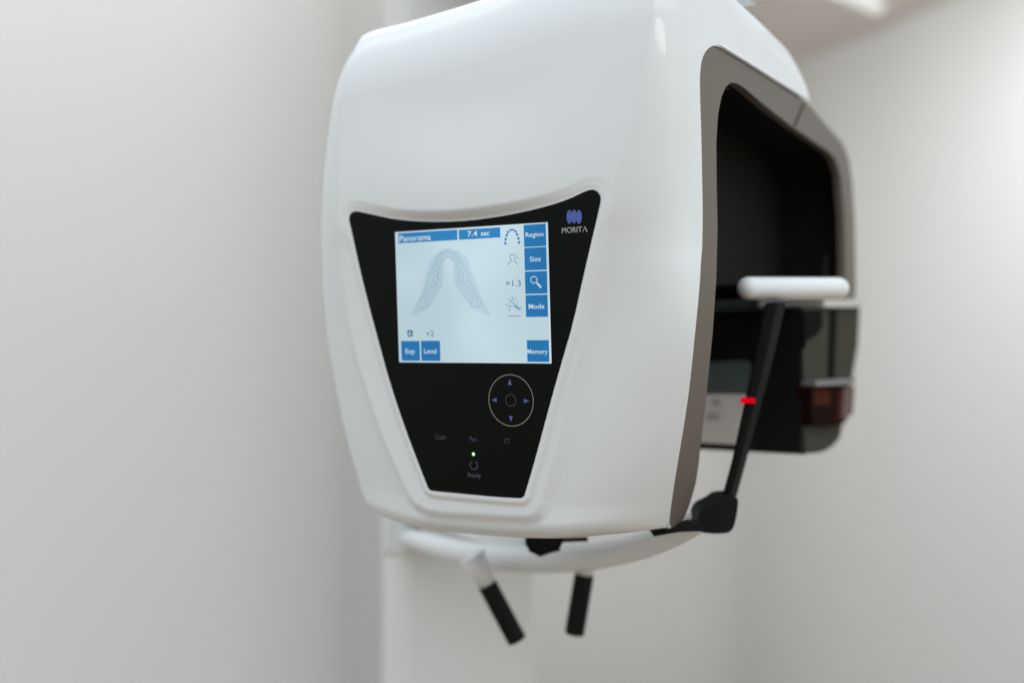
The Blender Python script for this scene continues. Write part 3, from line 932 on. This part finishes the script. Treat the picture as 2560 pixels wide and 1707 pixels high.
# ring fitted as a true circle on the glass
ringc = cf2((1029, 440)); e1 = cf2((1204, 446)); e2 = cf2((855, 434)); e3 = cf2((1020, 240)); e4 = cf2((1038, 641))
R0 = ((e1[0] - e2[0]) + (e3[1] - e4[1])) / 4
print('ring', (e1[0] - e2[0]) / 2, (e3[1] - e4[1]) / 2)
cu, cv = (e1[0] + e2[0]) / 2, (e3[1] + e4[1]) / 2
circ = lambda cu, cv, R, t0=0, t1=2 * math.pi, n=96: [(cu + R * math.cos(t), cv + R * math.sin(t)) for t in np.linspace(t0, t1, n + 1)]
mb = MB(); ribbon(mb, circ(cu, cv, R0)[:-1], 0.00028, WG, True); mb.build('button_ring', M['ink_white'], cpan)
ic = cf2((1026, 440))
mb = MB(); ribbon(mb, circ(ic[0], ic[1], R0 * 0.232)[:-1], 0.00028, WG, True); mb.build('button_ring', M['ink_dim2'], cpan)
for T in [[(1019, 272), (1036, 320), (1004, 319)], [(1012, 563), (1043, 564), (1029, 610)], [(877, 437), (916, 420), (916, 457)], [(1129, 428), (1172, 444), (1130, 461)]]:
    mb = MB(); flat(mb, [cf2(p) for p in T], WG); mb.build('arrow_mark', M['ink_blue'], cpan)
for s, a, b in [('Ceph', (437, 742), (519, 745)), ('Pan', (705, 758), (760, 760)), ('CT', (975, 773), (1022, 773))]:
    text('caption', s, a, b, 32, M['ink_dim'], WG, cpan, 0, cf2)
text('caption', 'Ready', (692, 1041), (795, 1043), 33, M['ink_dim2'], WG, cpan, 0.0, cf2)
rc = cf2((738, 948))
mb = MB(); ribbon(mb, circ(rc[0], rc[1], 34 * p2 * 1.0, math.radians(118), math.radians(118 + 304), 60), 0.0005, WG); mb.build('power_ring', M['ink_dim2'], cpan)
lc = cf2((735, 861))
mb = MB(); flat(mb, circ(lc[0], lc[1], 12.5 * p2, n=24)[:-1], WG + .0001); mb.build('status_light', M['led'], cpan)

# ------------------------------------------------------------------ room
def struct(name, verts, faces, m, smooth=False):
    return tag(link(name, verts, faces, m, None, smooth), kind='structure')
CEIL = CAM_H + 0.9
A_ = at(1825, 118, 0.9 / 0.2549 * 1.0); Bp = at(2029, 36, 0.9 / 0.2862); Cp = at(2051, 0, 0.9 / 0.300)
# left wall: bent back near the column, a niche added to deepen the shade
lw = chaikin([(-4.0, 1.15), (-1.3, 1.55), (-0.85, 1.60), (-0.46, 1.68), (-0.31, 1.77), (-0.245, 1.86), (-0.17, 1.885)], 3, False)
xa, xb, xc = at(879, 784, 1.32)[0], at(1222, 784, 1.32)[0], at(875, 784, 1.86)[0]
mb = MB()
prism(mb, [(xa, 1.312), (xb, 1.312), (xb, 1.95), (xc, 1.95)], lambda p: np.array([p[0], p[1], 0.002]), lambda p: np.array([p[0], p[1], 3.1]))
tag(mb.build('shade_block', M['wall'], None), kind='structure')  # hidden block added behind the column to darken the wall beside it
def wallstrip(name, plan, z0, z1, m, smooth):
    vs = [(x, y, z) for (x, y) in plan for z in (z0, z1)]
    fs = [(2 * i, 2 * i + 2, 2 * i + 3, 2 * i + 1) for i in range(len(plan) - 1)]
    return struct(name, vs, fs, m, smooth)
wallstrip('wall_left', lw, 0, 3.2, M['wall'], True)
kp = chaikin([(-0.10, 3.3), (0.0, 3.8), (0.40, 4.05), (A_[0] - 0.16, A_[1] + 0.41), (A_[0] - 0.04, A_[1] + 0.10), (A_[0], A_[1])], 4, False)
wallstrip('wall_back', kp, 0, CEIL, M['wall'], True)
wallstrip('wall_right', [kp[-1]] + [tuple(p) for p in chaikin([(A_[0], A_[1]), (A_[0] + 0.04, A_[1] - 0.10), (Bp[0], Bp[1]), (Bp[0] + 0.13, Bp[1] - 0.40), (Bp[0] + 0.23, Bp[1] - 0.9)], 3, False)[1:]], 0, CEIL, M['wall'], True)
struct('ceiling', [(-1.0, 2.2, CEIL), (1.6, 2.2, CEIL), (1.6, 4.6, CEIL), (-1.0, 4.6, CEIL)], [(0, 1, 2, 3)], M['ceiling'])
struct('floor', [(-5, -4, 0), (5, -4, 0), (5, 6, 0), (-5, 6, 0)], [(0, 1, 2, 3)], M['floor'])
# ceiling light strip
a = at(1905, -12, 0.9 / ((784 + 12) / 2508)); 
def ceilpt(px, py):
    sx, sy = S(px, py); d = ray(sx, sy); k = (CEIL - 0.012 - CAM_H) / d[2]
    return C0 + d * k
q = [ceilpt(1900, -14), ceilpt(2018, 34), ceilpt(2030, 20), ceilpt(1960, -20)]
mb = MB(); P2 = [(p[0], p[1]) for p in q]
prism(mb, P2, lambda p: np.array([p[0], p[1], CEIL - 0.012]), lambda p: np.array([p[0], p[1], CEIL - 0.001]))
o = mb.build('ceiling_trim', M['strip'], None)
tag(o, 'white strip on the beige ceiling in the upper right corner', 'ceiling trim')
